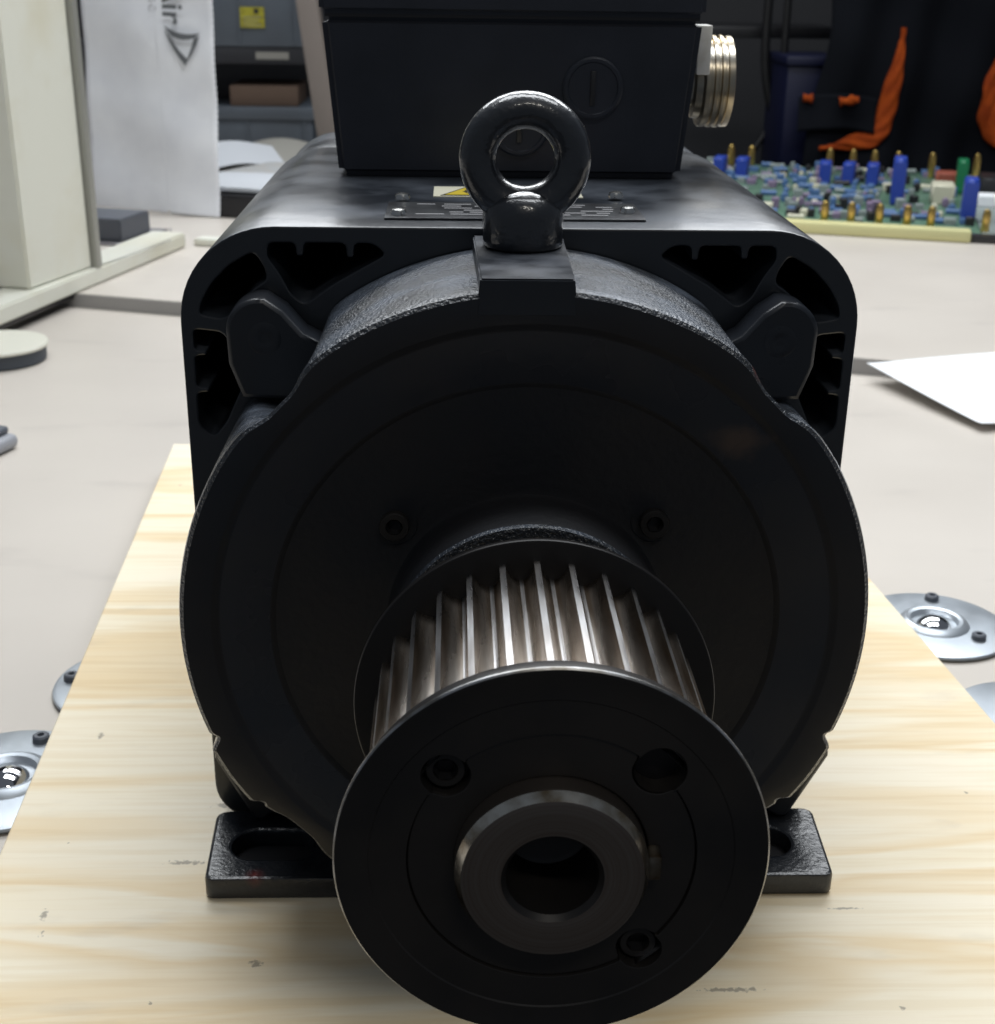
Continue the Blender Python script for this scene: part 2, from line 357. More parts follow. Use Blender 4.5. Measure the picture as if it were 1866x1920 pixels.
# ------------------------------------------------------------------ plywood board
bm = bmesh.new(); slab(bm, [(-.3041, .7241), (.2676, .700), (.3315, -.125), (-.2586, -.125)], -.182, BZ)
bmesh.ops.bevel(bm, geom=list(bm.edges), offset=.0008, segments=1, affect='EDGES')
tag(fin(bm, 'plywood_board', m_ply, smooth=None), 'large pale pine plywood board lying under the black motor', 'board')

# ------------------------------------------------------------------ ball transfer units
def ball_unit(x, y, ball, screws, label, first=None):
    t = empty('ball_transfer_unit', (x, y, TZ)); tag(t, label, 'ball caster', 'ball transfer units let into the bench')
    LT('flange_plate', [(0, .0005), (.0525, .0005), (.0545, .0012), (.0555, .0028), (.0548, .0040), (.052, .0047), (.026, .0052), (.0245, .0070), (.0205, .0088), (.0178, .0082), (.0170, .004), (0, .003)], m_galv, t, ax=(0, 0, 1), seg=96)
    bm = bmesh.new(); bmesh.ops.create_uvsphere(bm, u_segments=40, v_segments=24, radius=.0158)
    b = fin(bm, 'ball', m_ball, t, 60); b.location = (0, 0, -.0058+.0003)
    for (sx, sy) in screws:
        s = LT('screw', [(0, .0045), (.0052, .0045), (.0055, .0050), (.0052, .0085), (.0042, .0094), (.0022, .0094), (.0018, .0075), (0, .0075)], m_devdark, t, c=(sx, sy, 0), ax=(0, 0, 1), seg=20)
    return t
ball_unit(.333, .380, 1, [(.0115, .0405), (.0245, -.0265), (-.036, -.018)], 'ball transfer unit with two visible screws, right of the plywood board')
ball_unit(.354, .236, 1, [(.0115, .0405), (.03, -.02)], 'ball transfer unit mostly hidden at the right edge of the photo, nearest the viewer')
ball_unit(-.3005, .176, 1, [(.009, .0405), (-.04, -.01)], 'ball transfer unit with a shiny ball, left of the plywood board, half outside the photo')
ball_unit(-.2485, .293, 1, [(-.0445, .003), (.02, -.035)], 'ball transfer unit almost covered by the left plywood edge, only a rim showing')

# ================================================================== MOTOR
motor = empty('electric_motor', (0, 0, 0)); motor.location = (0, .2, BZ)
tag(motor, 'black flanged electric motor with eyebolt and toothed pulley standing on the plywood board', 'motor')
root = motor
class _P: pass
def M(o):      # keep authored coordinates: motor axis through the world origin
    o.parent = root; o.matrix_parent_inverse = Matrix.Translation(-Vector(root.location)); return o

# ---- end shield (front bell with flange)
R = .1512
def ad(a, b): return abs((a-b+180) % 360-180)
def lobe(deg):      # the two lower fixing lobes with their small notches
    e = 0
    for sg, c in ((1, -22.5), (-1, 202.5)):
        a = sg*((c-deg+180) % 360-180)                 # degrees below the notch
        if -2.2 < a < 0: e = -.0022*math.sin(PI*(a+2.2)/2.2)
        elif 0 <= a <= 13.5: e = .0026*min(1, a/.8)*min(1, (13.5-a)/.8)
        elif 13.5 < a < 15: e = -.001*math.sin(PI*(a-13.5)/1.5)
    return e
def pocket(deg, y):
    t = min(max(y/.085, 0), 1); d = 0
    for c in (45.9-3.0*t, 135.3+2.3*t, -45, 225):
        w = 5.6+2.2*t; k = ad(deg, c)/w
        if k < 2.5: d = max(d, (.0046+.022*t**.85)*(1/(1+k**(4+4*t))))
    return d
prof = [('o', .089), ('o', .080), ('o', .065), ('o', .05), ('o', .036), ('o', .024), ('o', .014), ('o', .007), ('o', .0032), ('o2', .0012), ('o3', 0.0),
        (.1375, 0.0), (.1366, .0003), (.1350, .0013), (.1335, .0018), (.1120, .0026), (.1108, .0032), (.1095, .0040), (.0640, .0066), (.0615, .0062), (.0603, .0040),
        (.0600, -.0235), (.0592, -.0252), (.0570, -.0258), (.0400, -.0258), (.0395, -.0245), (.0395, -.010), (.033, -.010)]
NS = 720; bm = bmesh.new(); rings = []
for p in prof:
    ring = []
    for i in range(NS):
        dg = i*360/NS; t = rad(dg)
        if isinstance(p[0], str):
            y = p[1]; rr_ = R+lobe(dg)-pocket(dg, y)-{'o': 0, 'o2': .0006, 'o3': .0024}[p[0]]
            if p[0] == 'o' and y < .01: rr_ -= 0.0
        else: rr_, y = p
        ring.append(bm.verts.new((rr_*math.cos(t), y, rr_*math.sin(t))))
    rings.append(ring)
for k in range(len(rings)-1):
    for i in range(NS):
        j = (i+1) % NS; q = bm.faces.new((rings[k][i], rings[k][j], rings[k+1][j], rings[k+1][i]))
        q.material_index = 0 if k < 10 or k > 20 else (1 if k < 14 else 3 if k < 15 else 2)
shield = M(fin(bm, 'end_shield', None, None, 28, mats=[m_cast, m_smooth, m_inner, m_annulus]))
# lifting pad
CX = -.0028
bm = bmesh.new()
pts = lambda y, z0, z1, w0, w1: [(CX-w0, y, z0), (CX+w0, y, z0), (CX+w1, y, z1), (CX-w1, y, z1)]
A = [bm.verts.new(v) for v in pts(-.0004, .1400, .1552, .0203, .0188)]; B = [bm.verts.new(v) for v in pts(.089, .128, .1560, .0215, .0205)]
bm.faces.new(A); bm.faces.new(B[::-1])
for i in range(4): bm.faces.new((A[i], A[(i+1) % 4], B[(i+1) % 4], B[i]))
bmesh.ops.bevel(bm, geom=list(bm.edges), offset=.0007, segments=2, affect='EDGES')
o = fin(bm, 'lifting_pad', m_pad, shield, 60)
# mounting ears
def ear(sx, bottom=False):
    if not bottom:
        out = [(.1000, .1145)] + [(.1085, .1245)] + arc(.1195, .1150, .0155, 100, -6, 12) + [(.1345, .1000), (.1290, .0840), (.1080, .0830), (.0840, .1060)]
        out = [(x*1.0, z*1.0) for x, z in out]; y0 = .070
    else:
        out = [(.118, -.090), (.1650, -.1080), (.1655, -.1130), (.1470, -.1500), (.1420, -.1510), (.100, -.125)]; y0 = .076
    if bottom and sx < 0: out = [(x-.010 if x > .12 else x, z) for x, z in out]
    out = [(sx*x, z) for x, z in out]
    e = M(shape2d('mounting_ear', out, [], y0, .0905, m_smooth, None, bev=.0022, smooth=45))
    if not bottom:
        LT('ear_screw', [(0, .0702), (.0016, .0702), (.0024, .0698), (.0070, .0698), (.0078, .0701)], m_smooth, e, c=(sx*.1175, 0, .1120), seg=28)
    return e
for sx in (-1, 1): ear(sx); ear(sx, True)
# cover screws
def cap_screw(parent, x, y, z, r, m=m_dark, hexr=None, depth=.004, proud=.004):
    h = hexr or r*.52
    s = LT('cap_screw', [(r*.98, proud+.002), (r, proud*-1+.0006), (r*.94, -proud), (h*1.12, -proud), (h, -proud+.0006)], m, parent, c=(x, y, z), seg=30)
    LT('hex_socket', [(h*1.02, -proud), (h, -proud+depth), (0, -proud+depth)], m_blackc, s, c=(x, y, z), seg=6, smooth=None)
    return s
for (x, z) in ((-.0572, .0478), (.0541, .0492)):
    r_ = math.hypot(x, z)
    w = LT('screw_recess', [(.0102, .0068), (.0098, .0062), (.0082, .0074), (.0080, .0076)], m_smooth, shield, c=(x, 0, z), seg=36)
    cap_screw(shield, x, .0060, z, .0064, m_oxide)
# ---- stator housing
hw = .159
outer = arc(hw-.045, hw-.045, .045, 0, 90, 14) + arc(-(hw-.045), hw-.045, .045, 90, 180, 14) + arc(-(hw-.022), -.160+.022, .022, 180, 270, 8) + arc(hw-.022, -.160+.022, .022, 270, 360, 8)
def rnd(pl, r=.0025):
    out = []; n = len(pl)
    for i in range(n):
        p, a, b = Vector(pl[i]), Vector(pl[i-1]), Vector(pl[(i+1) % n])
        da, db = (a-p), (b-p); k = min(r, da.length*.4, db.length*.4); s = p+da.normalized()*k; e = p+db.normalized()*k
        for t in (0, .33, .66, 1): v = s*(1-t)**2+p*2*t*(1-t)+e*t*t; out.append((v.x, v.y))
    return out
HA = [(-.1165, .1515), (-.1045, .1515), (-.1040, .1455), (-.1010, .1455), (-.1005, .1515), (-.0815, .1515), (-.0810, .1450), (-.0780, .1450), (-.0775, .1515), (-.0690, .1515),
      (-.0630, .1465), (-.0730, .1410), (-.0880, .1325), (-.1010, .1230), (-.1070, .1275), (-.1115, .1370), (-.1175, .1455)]
HB = [(-.1235, .1475), (-.1350, .1410), (-.1440, .1320), (-.1490, .1235), (-.1500, .1180), (-.1400, .1160), (-.1345, .1190), (-.1250, .1300), (-.1180, .1345), (-.1190, .1400)]
HC = [(-.1535, .1110), (-.1535, .1010), (-.1480, .1005), (-.1480, .0985), (-.1535, .0980), (-.1535, .0830), (-.1480, .0825), (-.1480, .0805), (-.1535, .0800), (-.1535, .0640), (-.1470, .0580), (-.1405, .0660), (-.1320, .0840), (-.1350, .1010), (-.1400, .1095)]
holes = []
for h, q in ((HA, .0042), (HB, .0034), (HC, .0030)): h = rnd(h, q); holes += [h, [(-x, z) for x, z in h]]
house = M(shape2d('stator_housing', outer, holes, .091, .385, m_house, None, bev=.0009, smooth=35))
# inner round stator seen through the openings
M(LT('stator_core', [(.150, .094), (.152, .096), (.152, .38)], m_house, None, seg=96))
# rear end shield with a seam
outer2 = [(x*.988, z*.988) for x, z in outer]
M(shape2d('rear_end_shield', outer2, [], .388, .500, m_house, None, bev=.005, smooth=35))
M(shape2d('seam_ring', [(x*.965, z*.965) for x, z in outer], [], .3845, .389, m_blackbox, None))
# ---- terminal box
def frustum(bm, z0, z1, x0, x1, ya0, ya1, yb0, yb1, bev):
    A = [bm.verts.new((sx*x0, y, z0)) for sx, y in ((-1, ya0), (1, ya0), (1, yb0), (-1, yb0))]
    B = [bm.verts.new((sx*x1, y, z1)) for sx, y in ((-1, ya1), (1, ya1), (1, yb1), (-1, yb1))]
    bm.faces.new(A[::-1]); bm.faces.new(B)
    for i in range(4): bm.faces.new((A[i], A[(i+1) % 4], B[(i+1) % 4], B[i]))
    bmesh.ops.bevel(bm, geom=list(bm.edges), offset=bev, segments=3, affect='EDGES')
bm = bmesh.new(); frustum(bm, .1592, .2447, .0965, .1035, .250, .2445, .43, .435, .004); tb = M(fin(bm, 'terminal_box', m_box))
bm = bmesh.new(); frustum(bm, .2455, .290, .1045, .1040, .2432, .2445, .4365, .435, .003); fin(bm, 'lid', m_box, tb)
BX('gasket', (-.1015, .2465, .2438), (.1015, .433, .2462), m_blackbox, tb)
for (px, pz) in ((.0445, .2085), (.0045, .188)):
    yy = .250-.0055*(pz-.1592)/.0855
    pl = LT('blanking_plug', [(.0168, .001), (.0166, -.0016), (.0155, -.0024), (.0140, -.0024), (.0134, -.0016), (0, -.0014)], m_box, tb, c=(px, yy, pz), seg=48)
    BX('plug_slot', (px-.0014, yy-.0030, pz-.009), (px+.0014, yy-.0012, pz+.009), m_blackc, pl, bev=.0004)
# cable connector on the box's right side
con = M(LT('cable_connector', [((r, h) if h < .112 else (r, .112+(h-.112)*.78)) for r, h in [(.016, .098), (.016, .1135), (.0215, .1145), (.0222, .1195), (.0262, .1198), (.0268, .1208), (.0268, .1245), (.0252, .1252), (.0252, .1268), (.0270, .1275), (.0270, .1300), (.0255, .1308), (.0255, .1322),
        (.0272, .1330), (.0272, .1352), (.0256, .1360), (.0256, .1374), (.0268, .1382), (.0266, .1425), (.0240, .1436), (.020, .1436), (.019, .132), (0, .132)]], m_nickel, None, c=(0, .335, .2065), ax=(1, 0, 0), seg=72))
BX('flange_plate', (.1105, .300, .2125), (.1185, .318, .2400), m_white_plate, con, bev=.0008)
# ---- nameplate, sticker
np_ = M(BX('nameplate', (-.0645, .1095, .1590), (.0585, .1560, .1602), m_plate, bev=.0003))
for (x, y) in ((-.0580, .129), (.0518, .1400), (-.0578, .1755), (.0513, .1868)):
    LT('rivet', [(.0038, 0), (.0038, .0014), (.0032, .0028), (.0016, .0034), (0, .0035)], m_screw, np_, c=(x, y-.012, .1601), ax=(0, 0, 1), seg=20)
random.seed(3)
for row in range(6):
    y = .148-row*.0058; x = -.050
    while x < .046:
        w = random.uniform(.006, .018)
        if random.random() < .72: BX('print_line', (x, y, .1602), (min(x+w, .046), y+.0018, .16035), m_print, np_)
        x += w+random.uniform(.003, .007)
st = M(BX('warning_sticker', (-.0425, .1790, .1590), (.0350, .2130, .1595), m_sticker))
def prism(bm, poly, z0, z1): slab(bm, poly, z0, z1)
bm = bmesh.new(); prism(bm, [(-.0390, .1810), (-.0120, .1810), (-.0255, .2105)], .1595, .1597); fin(bm, 'triangle_border', m_ink, st)
bm = bmesh.new(); prism(bm, [(-.0365, .1824), (-.0145, .1824), (-.0255, .2070)], .1597, .1599); fin(bm, 'triangle_field', m_yellow, st)
bm = bmesh.new(); prism(bm, [(-.0262, .1990), (-.0235, .1930), (-.0252, .1925), (-.0242, .1850), (-.0275, .1940), (-.0258, .1945)], .1599, .1600); fin(bm, 'lightning_mark', m_ink, st)
LT('red_ring', [(.0135, .1595), (.0135, .1598), (.0105, .1598), (.0105, .1595)], m_red, st, c=(.0165, .1965, 0), ax=(0, 0, 1), seg=40)
bm = bmesh.new(); prism(bm, [(.0120, .1900), (.0150, .1890), (.0235, .2000), (.0205, .2020)], .1596, .1598); fin(bm, 'hand_mark', m_ink, st)
# ---- eyebolt
bm = bmesh.new(); EY = .066
eb = None
NR, NT = 72, 24
ring = []
EC = Vector((CX+.0013, EY-.002, .1935))
for i in range(NR):
    t = 2*PI*i/NR; s = math.sin(t)
    rt = .0080+.0008*max(0, -s)**2
    ring.append([bm.verts.new(EC+Vector((((.0204)+rt*math.cos(2*PI*k/NT))*math.cos(t), rt*1.05*math.sin(2*PI*k/NT), ((.0204)+rt*math.cos(2*PI*k/NT))*s*.985))) for k in range(NT)])
for i in range(NR):
    for k in range(NT): bm.faces.new((ring[i][k], ring[(i+1) % NR][k], ring[(i+1) % NR][(k+1) % NT], ring[i][(k+1) % NT]))
lathe(bm, [(.0164, .1560), (.0174, .1570), (.0176, .1600), (.0177, .1695), (.0173, .1726), (.0163, .1752), (.0145, .1775), (.0115, .1793), (.0070, .1803), (0, .1806)], c=(CX+.001, EY-.001, 0), ax=(0, 0, 1), seg=56)
M(fin(bm, 'eyebolt', m_eye, None, 50))
# ---- feet
def foot(sx, slotx):
    x0, x1 = (.066, .1555 if sx < 0 else .1600)
    out = [(sx*x0, .028)] + [(sx*(x1-.004+.004*math.cos(rad(a))), .032+.004*math.sin(rad(a))) for a in (-90, -60, -30, 0)] + [(sx*(x1+.0025-.006+.006*math.cos(rad(a))), .081+.006*math.sin(rad(a))) for a in (0, 30, 60, 90)] + [(sx*x0, .087)]
    sl = []
    for a in range(0, 360, 15):
        sl.append((sx*(slotx+(.009 if math.cos(rad(a)) > 0 else -.009)+.0125*math.cos(rad(a))), .0565+.0125*math.sin(rad(a))))
    o = shape2d('mounting_foot', out, [sl], -(.0125/2), .0125/2, m_foot, None, bev=.0018, smooth=40)
    for v in o.data.vertices: x, y, z = v.co; v.co = (x, z, -.15775-y)
    if True: o.data.flip_normals()
    M(o)
    bm = bmesh.new(); box(bm, (min(sx*.070, sx*.105), .058, -.1575), (max(sx*.070, sx*.105), .086, -.120), .003); fin(bm, 'foot_web', m_foot, o)
    BX('slot_bottom', (min(sx*.092, sx*.149), .040, -.1635), (max(sx*.092, sx*.149), .073, -.1612), m_blackc, o)
BXS = []
foot(-1, .124); foot(1, .1225)
M(BX('foot_bridge', (-.067, .034, -.1630), (.067, .085, -.1515), m_foot, bev=.0015))

# ---- toothed pulley
PX, PZ = .0001, -.0006
pul = empty('timing_pulley'); M(pul); pul.location = (PX, 0, PZ)
RP = .0712; R1 = .0474; bites = ((137, .0078), (45, .0086), (-50, .0076))
def contour(sign, rr0, acts):
    angs = [i*2. for i in range(180)]
    for c, a in acts:
        h = math.degrees(math.asin(a/rr0)); angs = [x for x in angs if ad(x, c) > h]
        angs += [(c-h+2*h*i/18) % 360 for i in range(19)]
    out = []
    for x in sorted(angs):
        r = rr0
        for c, a in acts:
            d = ad(x, c); s2 = a*a-(rr0*math.sin(rad(d)))**2
            if d < 40 and s2 >= -1e-12: r = rr0*math.cos(rad(d))+sign*math.sqrt(max(s2, 0))
        out.append((r*math.cos(rad(x)), r*math.sin(rad(x))))
    return out
face = shape2d('pulley_face', arc(0, 0, .0690, 0, 357, 119), [contour(1, R1, bites)], -.1638, -.155, m_oxide, pul, bev=.0003, smooth=35)
bush = shape2d('taper_bush', contour(-1, R1-.0003, bites), [arc(0, 0, .0317, 0, 357, 119)], -.1629, -.152, m_oxide, pul, bev=.0004, smooth=35)
LT('pulley_web', [(.069, -.1555), (.031, -.1555), (.031, -.145)], m_dark, pul, seg=64)
LT('front_rim', [(.0550, -.1622), (.0690, -.1624), (RP-.0005, -.1628), (RP, -.1632), (RP, -.1640), (RP-.0005, -.1645), (RP-.0010, -.1646), (.0690, -.1643), (.0600, -.1642), (.0595, -.1638)], None, pul, seg=160, mi=[0, 0, 1, 1, 1, 0, 0, 0, 0], mats=[m_oxide, m_rimedge])
LT('rear_rim', [(.050, -.0650), (RP-.0010, -.0648), (RP-.0003, -.0645), (RP, -.0640), (RP, -.0625), (RP-.0005, -.0620), (RP-.001, -.0620), (.044, -.0620)], None, pul, seg=160, mi=[0, 0, 1, 1, 0, 0, 0], mats=[m_dark, m_dark])
LT('pulley_core', [(.0530, -.162), (.0530, -.063)], m_tooth, pul, seg=90)
NTH = 30; half = 180/NTH
def tooth_mesh():
    bm = bmesh.new(); pr = []
    land = 1.05
    side = [(.0627-.0076*math.sin(PI/2*k/10), half-(half-land)*math.cos(PI/2*k/10)*1.0) for k in range(11)]   # from land edge into the groove
    side = [(r, land+(half-land)*(1-math.cos(PI/2*k/10))) for k, (r, _) in enumerate(side)]
    pr = [(r, -a) for r, a in side[::-1]]+[(.0627, 0)]+[(r, a) for r, a in side]
    # denser flank points
    A = [bm.verts.new((r*math.cos(rad(90+a)), -.1618, r*math.sin(rad(90+a)))) for r, a in pr]
    B = [bm.verts.new((r*math.cos(rad(90+a)), -.0648, r*math.sin(rad(90+a)))) for r, a in pr]
    for i in range(len(pr)-1): bm.faces.new((A[i], A[i+1], B[i+1], B[i]))
    bmesh.ops.recalc_face_normals(bm, faces=bm.faces)
    if sum(q.normal.z for q in bm.faces) < 0: bmesh.ops.reverse_faces(bm, faces=bm.faces)
    me = bpy.data.meshes.new('tooth'); bm.to_mesh(me); bm.free(); me.materials.append(m_tooth); me.materials.append(m_groove)
    for p in me.polygons:
        p.use_smooth = True; rr2 = [math.hypot(me.vertices[v].co.x, me.vertices[v].co.z) for v in p.vertices]; p.material_index = 0 if min(rr2) > .0625 or max(rr2) < .05525 else 1  # bright steel on the groove bottoms paints in their highlight line
    me.set_sharp_from_angle(angle=rad(38)); return me
tm = tooth_mesh()
for i in range(NTH):
    o = bpy.data.objects.new('tooth', tm); C.objects.link(o); o.parent = pul; o.rotation_euler = (0, -rad(.7+i*12+random.uniform(-.08, .08)), 0)
for (a, r) in ((137, .0066), (-50, .0064)):
    x, z = R1*math.cos(rad(a)), R1*math.sin(rad(a))
    s = LT('bush_screw', [(r, -.150), (r, -.1595), (r*.93, -.1602), (r*.62, -.1602), (r*.58, -.1596)], m_oxide, pul, c=(x, 0, z), seg=28)
    LT('hex_socket', [(r*.60, -.1601), (r*.58, -.1545), (0, -.1545)], m_blackc, s, c=(x, 0, z), seg=6, smooth=None)
x, z = R1*math.cos(rad(45)), R1*math.sin(rad(45))
LT('extraction_hole', [(.0083, -.1628), (.0080, -.1560), (.0080, -.1525), (0, -.152)], m_oxide, pul, c=(x, 0, z), seg=32)
# ---- shaft with key
sh = M(LT('shaft', [(.0315, -.05), (.0315, -.1706), (.0313, -.1709), (.0294, -.1739), (.0291, -.1740), (.0170, -.1740), (.0166, -.1739), (.0154, -.1725), (.0150, -.172), (.0150, -.1450), (.0135, -.1440), (0, -.143)], None, None,
       c=(PX-.0004, 0, PZ), seg=128, mi=[0, 1, 1, 0, 0, 0, 2, 2, 2, 2, 2], mats=[m_shaft, m_shaft_edge, m_oxide]))
BX('shaft_key', (.0305, -.1695, -.0045), (.0352, -.140, .0045), m_keysteel, sh, bev=.0007)

# ================================================================== left side: machine frame
mf = empty('machine_frame', (-.62, 1.32, FZ)); tag(mf, 'cream machine frame with tall post, base rail and clear panel', 'machine frame')
def MF(o): o.parent = mf; o.matrix_parent_inverse = Matrix.Translation(-Vector(mf.location)); return o
def obox(name, p, d, length, w, z0, z1, m, bev=.001):   # p: start corner, d: direction along length, w: to the left of d
    d = Vector(d).normalized(); n = Vector((-d.y, d.x)); p = Vector(p)
    bm = bmesh.new(); q = [p, p+d*length, p+d*length+n*w, p+n*w]; slab(bm, [(v.x, v.y) for v in q], z0, z1)
    if bev: bmesh.ops.bevel(bm, geom=list(bm.edges), offset=bev, segments=2, affect='EDGES')
    return fin(bm, name, m)
d1 = Vector((.1414, .5509)); pr0 = Vector((-.622, 1.209))-d1.normalized()*.5
MF(obox('base_rail', pr0, d1, .5+.5688, .060, -.1712, -.1475, m_cream, .0025))
MF(obox('rail_shade_strip', pr0+Vector((-.006, 0)), d1, .5+.560, .045, -.1790, -.1712, m_blackbox, 0))  # black strip put in for the shade under the rail
d2 = Vector((.29, .957))
MF(obox('post', (-.6102, 1.316), d2, .160, .16, -.1475, 1.1, m_cream, .003))
MF(obox('panel_profile', (-.5555, 1.4685), d2, .014, .018, -.1475, 1.1, m_alu, .001))
MF(obox('clear_panel', (-.5545, 1.484), (-.4757+.5545, 1.735-1.484), .218, .004, -.1475, 1.1, m_glass, 0))
e1 = Vector((math.cos(ang), math.sin(ang))); e2 = Vector((-math.sin(ang), math.cos(ang)))
MF(obox('cross_rail', (-.470, 1.770), e1, .9, .035, -.1712, -.160, m_cream, .002))
tag(obox('reflection_box', (-.74, 1.82), e1, .155, .10, FZ+.0045, FZ+.042, m_devdark, .002), 'low dark box added behind the clear panel for its dark reflection', 'box')  # added box stands in for the dark reflection in the clear panel

tag(obox('reflection_sheet', (-.735, 1.80), e1, .155, .16, FZ+.0008, FZ+.0038, m_refl_grey, 0), 'thin grey sheet added behind the clear panel for its grey reflection', 'mat')  # added sheet gives the greyer part of the panel's reflection
# wrap with printed logo
sw = empty('packaging_sheet', (-.4705, 2.045, FZ+.001)); sw.rotation_euler = (0, rad(1.6), ang)
tag(sw, 'white packaging sheet with serrated edge and grey triangle logo hanging behind the clear panel', 'packaging')
bm = bmesh.new(); cols = 26; rows = 150; G = []
for j in range(rows+1):
    z = .52*j/rows; row = []
    for i in range(cols+1):
        s = -.262+.262*i/cols
        if i == cols: s += .0016*abs(math.sin(j*PI/3))
        row.append(bm.verts.new((s, .0035*math.sin(s*30+z*9)+.002*math.sin(z*40+s*13), z)))
    G.append(row)
for j in range(rows):
    for i in range(cols): bm.faces.new((G[j][i], G[j][i+1], G[j+1][i+1], G[j+1][i]))
sheet = fin(bm, 'sheet', m_paper, sw); md = sheet.modifiers.new('thick', 'SOLIDIFY'); md.thickness = .0012
def text(body, size, m, parent, loc, name, bold=0):
    cu = bpy.data.curves.new(name, 'FONT'); cu.body = body; cu.size = size; cu.extrude = .0003; cu.offset = bold
    o = bpy.data.objects.new(name, cu); C.objects.link(o)
    dg = bpy.context.evaluated_depsgraph_get(); me = bpy.data.meshes.new_from_object(o.evaluated_get(dg)); bpy.data.objects.remove(o)
    # text x -> down, text y -> right, standing in the sheet plane
    for v in me.vertices: v.co = (v.co.y, -v.co.z, -v.co.x)
    me.materials.clear(); q = link(name, me, m, parent, None); q.location = loc; return q
text('Air', .058, m_grey_ink, sw, (-.0915, -.0092, .4130), 'lettering', .0009)
text('one', .034, m_pale_ink, sw, (-.1200, -.0092, .4080), 'lettering', -.0003)
def logo(strokes):
    for pl in strokes:
        bm = bmesh.new(); a = [bm.verts.new((x, 0, z)) for x, z in pl]; b = [bm.verts.new((x, -.0006, z)) for x, z in pl]
        bm.faces.new(a); bm.faces.new(b[::-1])
        for i in range(len(pl)): j = (i+1) % len(pl); bm.faces.new((a[i], a[j], b[j], b[i]))
        o = fin(bm, 'logo_stroke', m_grey_ink, sw, None); o.location = (0, -.0092, 0)
# logo corner positions on the sheet (left, right, bottom)
def cv(a, b, bulge, n=10):
    a, b = Vector(a), Vector(b); d = b-a; nn = Vector((-d.y, d.x)); return [tuple(a+d*(i/n)+nn*bulge*4*(i/n)*(1-i/n)) for i in range(n+1)]
Lc, Rc, Bc = (-.0920, .3370), (-.0205, .3265), (-.0515, .2690)
logo([cv(Lc, Rc, -.11)+cv((-.0300, .3180), (-.0790, .3200), .12),
      cv((-.0905, .3310), Bc, -.06)+cv((-.0450, .2795), (-.0790, .3170), .06),
      cv((-.0215, .3220), (-.0495, .2740), .05)+cv((-.0450, .2860), (-.0335, .3160), -.03)])
logo([[(-.195+dx, .402-i*.012), (-.193+dx, .402-i*.012), (-.193+dx, .409-i*.012), (-.195+dx, .409-i*.012)] for i, dx in ((0, 0),)])

# black tray, papers
tag(obox('black_tray', (-.560, 2.078), e1, .35, .16, FZ+.001, -.1305, m_blackbox, .004), 'black tray on the bench under a pile of papers, left of the motor', 'tray')
def sheet_obj(name, p, w, d, rz, z, m, label, curl, thick=.003, group=None, grp=None):
    bm = bmesh.new(); n = 14; G = []
    for i in range(n+1):
        G.append([bm.verts.new((w*(i/n-.5), d*(j/n-.5), curl(i/n, j/n))) for j in range(n+1)])
    for i in range(n):
        for j in range(n): bm.faces.new((G[i][j], G[i+1][j], G[i+1][j+1], G[i][j+1]))
    bmesh.ops.recalc_face_normals(bm, faces=bm.faces)
    if sum(q.normal.z for q in bm.faces) < 0: bmesh.ops.reverse_faces(bm, faces=bm.faces)
    ex = bmesh.ops.extrude_face_region(bm, geom=list(bm.faces)); bmesh.ops.translate(bm, verts=[v for v in ex['geom'] if isinstance(v, bmesh.types.BMVert)], vec=(0, 0, thick))
    o = fin(bm, name, m, None, 50, (p[0], p[1], z), (0, 0, rz)); tag(o, label, 'paper'); return o
sheet_obj('paper_stack', (-.42, 2.165), .30, .20, ang, -.1300, m_page2, 'white paper stack with bluish front edge lying on the black tray', lambda a, b: .004*math.sin(a*3), .007)
sheet_obj('open_magazine', (-.47, 2.42), .28, .26, rad(-30), -.168, m_page, 'open printed magazine behind the white paper stack', lambda a, b: .030*math.sin(a*PI)**.8*(.6+.4*b), .006)
sheet_obj('grey_folder', (-.46, 2.72), .30, .24, rad(-8), -.168, m_folder, 'grey folder bulging behind the open magazine', lambda a, b: .045*math.sin(a*PI)*(.4+.6*b), .008)
sheet_obj('loose_sheet', (-.50, 2.60), .16, .16, rad(20), -.142, m_page2, 'small loose white sheet propped on the grey folder', lambda a, b: .030*b+.008*math.sin(a*4), .0008)

# shelf with bins
def quadbox(name, x0, x1, z0, z1, y, d, m, parent=None, bev=.004): return BX(name, (x0, y, z0), (x1, y+d, z1), m, parent, bev=bev)
def store_bin(x0, x1, z0, z1, label, lab=None):
    b = empty('storage_bin', ((x0+x1)/2, 3.3, z0)); tag(b, label, 'storage bin')
    iv = Matrix.Translation(-Vector(b.location))
    def P(o): o.parent = b; o.matrix_parent_inverse = iv; return o
    P(quadbox('bin_body', x0+.008, x1-.008, z0, z1-.03, 3.205, .3, m_bin)); P(quadbox('bin_rim', x0, x1, z1-.032, z1, 3.195, .32, m_bin, bev=.003))
    for k in range(3):
        xx = x0+.03+(x1-x0-.06)*k/2; P(BX('bin_rib', (xx-.003, 3.199, z0+.01), (xx+.003, 3.206, z1-.032), m_bin))
    if lab:
        l = P(BX('bin_label', (lab[0], 3.197, lab[1]), (lab[2], 3.204, lab[3]), m_label))
        BX('label_mark', (lab[2]-.026, 3.1962, lab[3]-.016), (lab[2]-.014, 3.1969, lab[3]-.004), m_ink, l)
        for k in range(3): BX('label_line', (lab[0]+.008, 3.1962, lab[1]+.006+k*.009), (lab[2]-.008-.007*(k % 2), 3.1969, lab[1]+.008+k*.009), m_folder, l)
store_bin(-.76, -.412, .0730, .260, 'grey storage bin with yellow label on the upper shelf', (-.582, .120, -.520, .170))
store_bin(-.76, -.398, -.183, -.078, 'grey lidded storage bin low behind the grey folder, under the cardboard box')
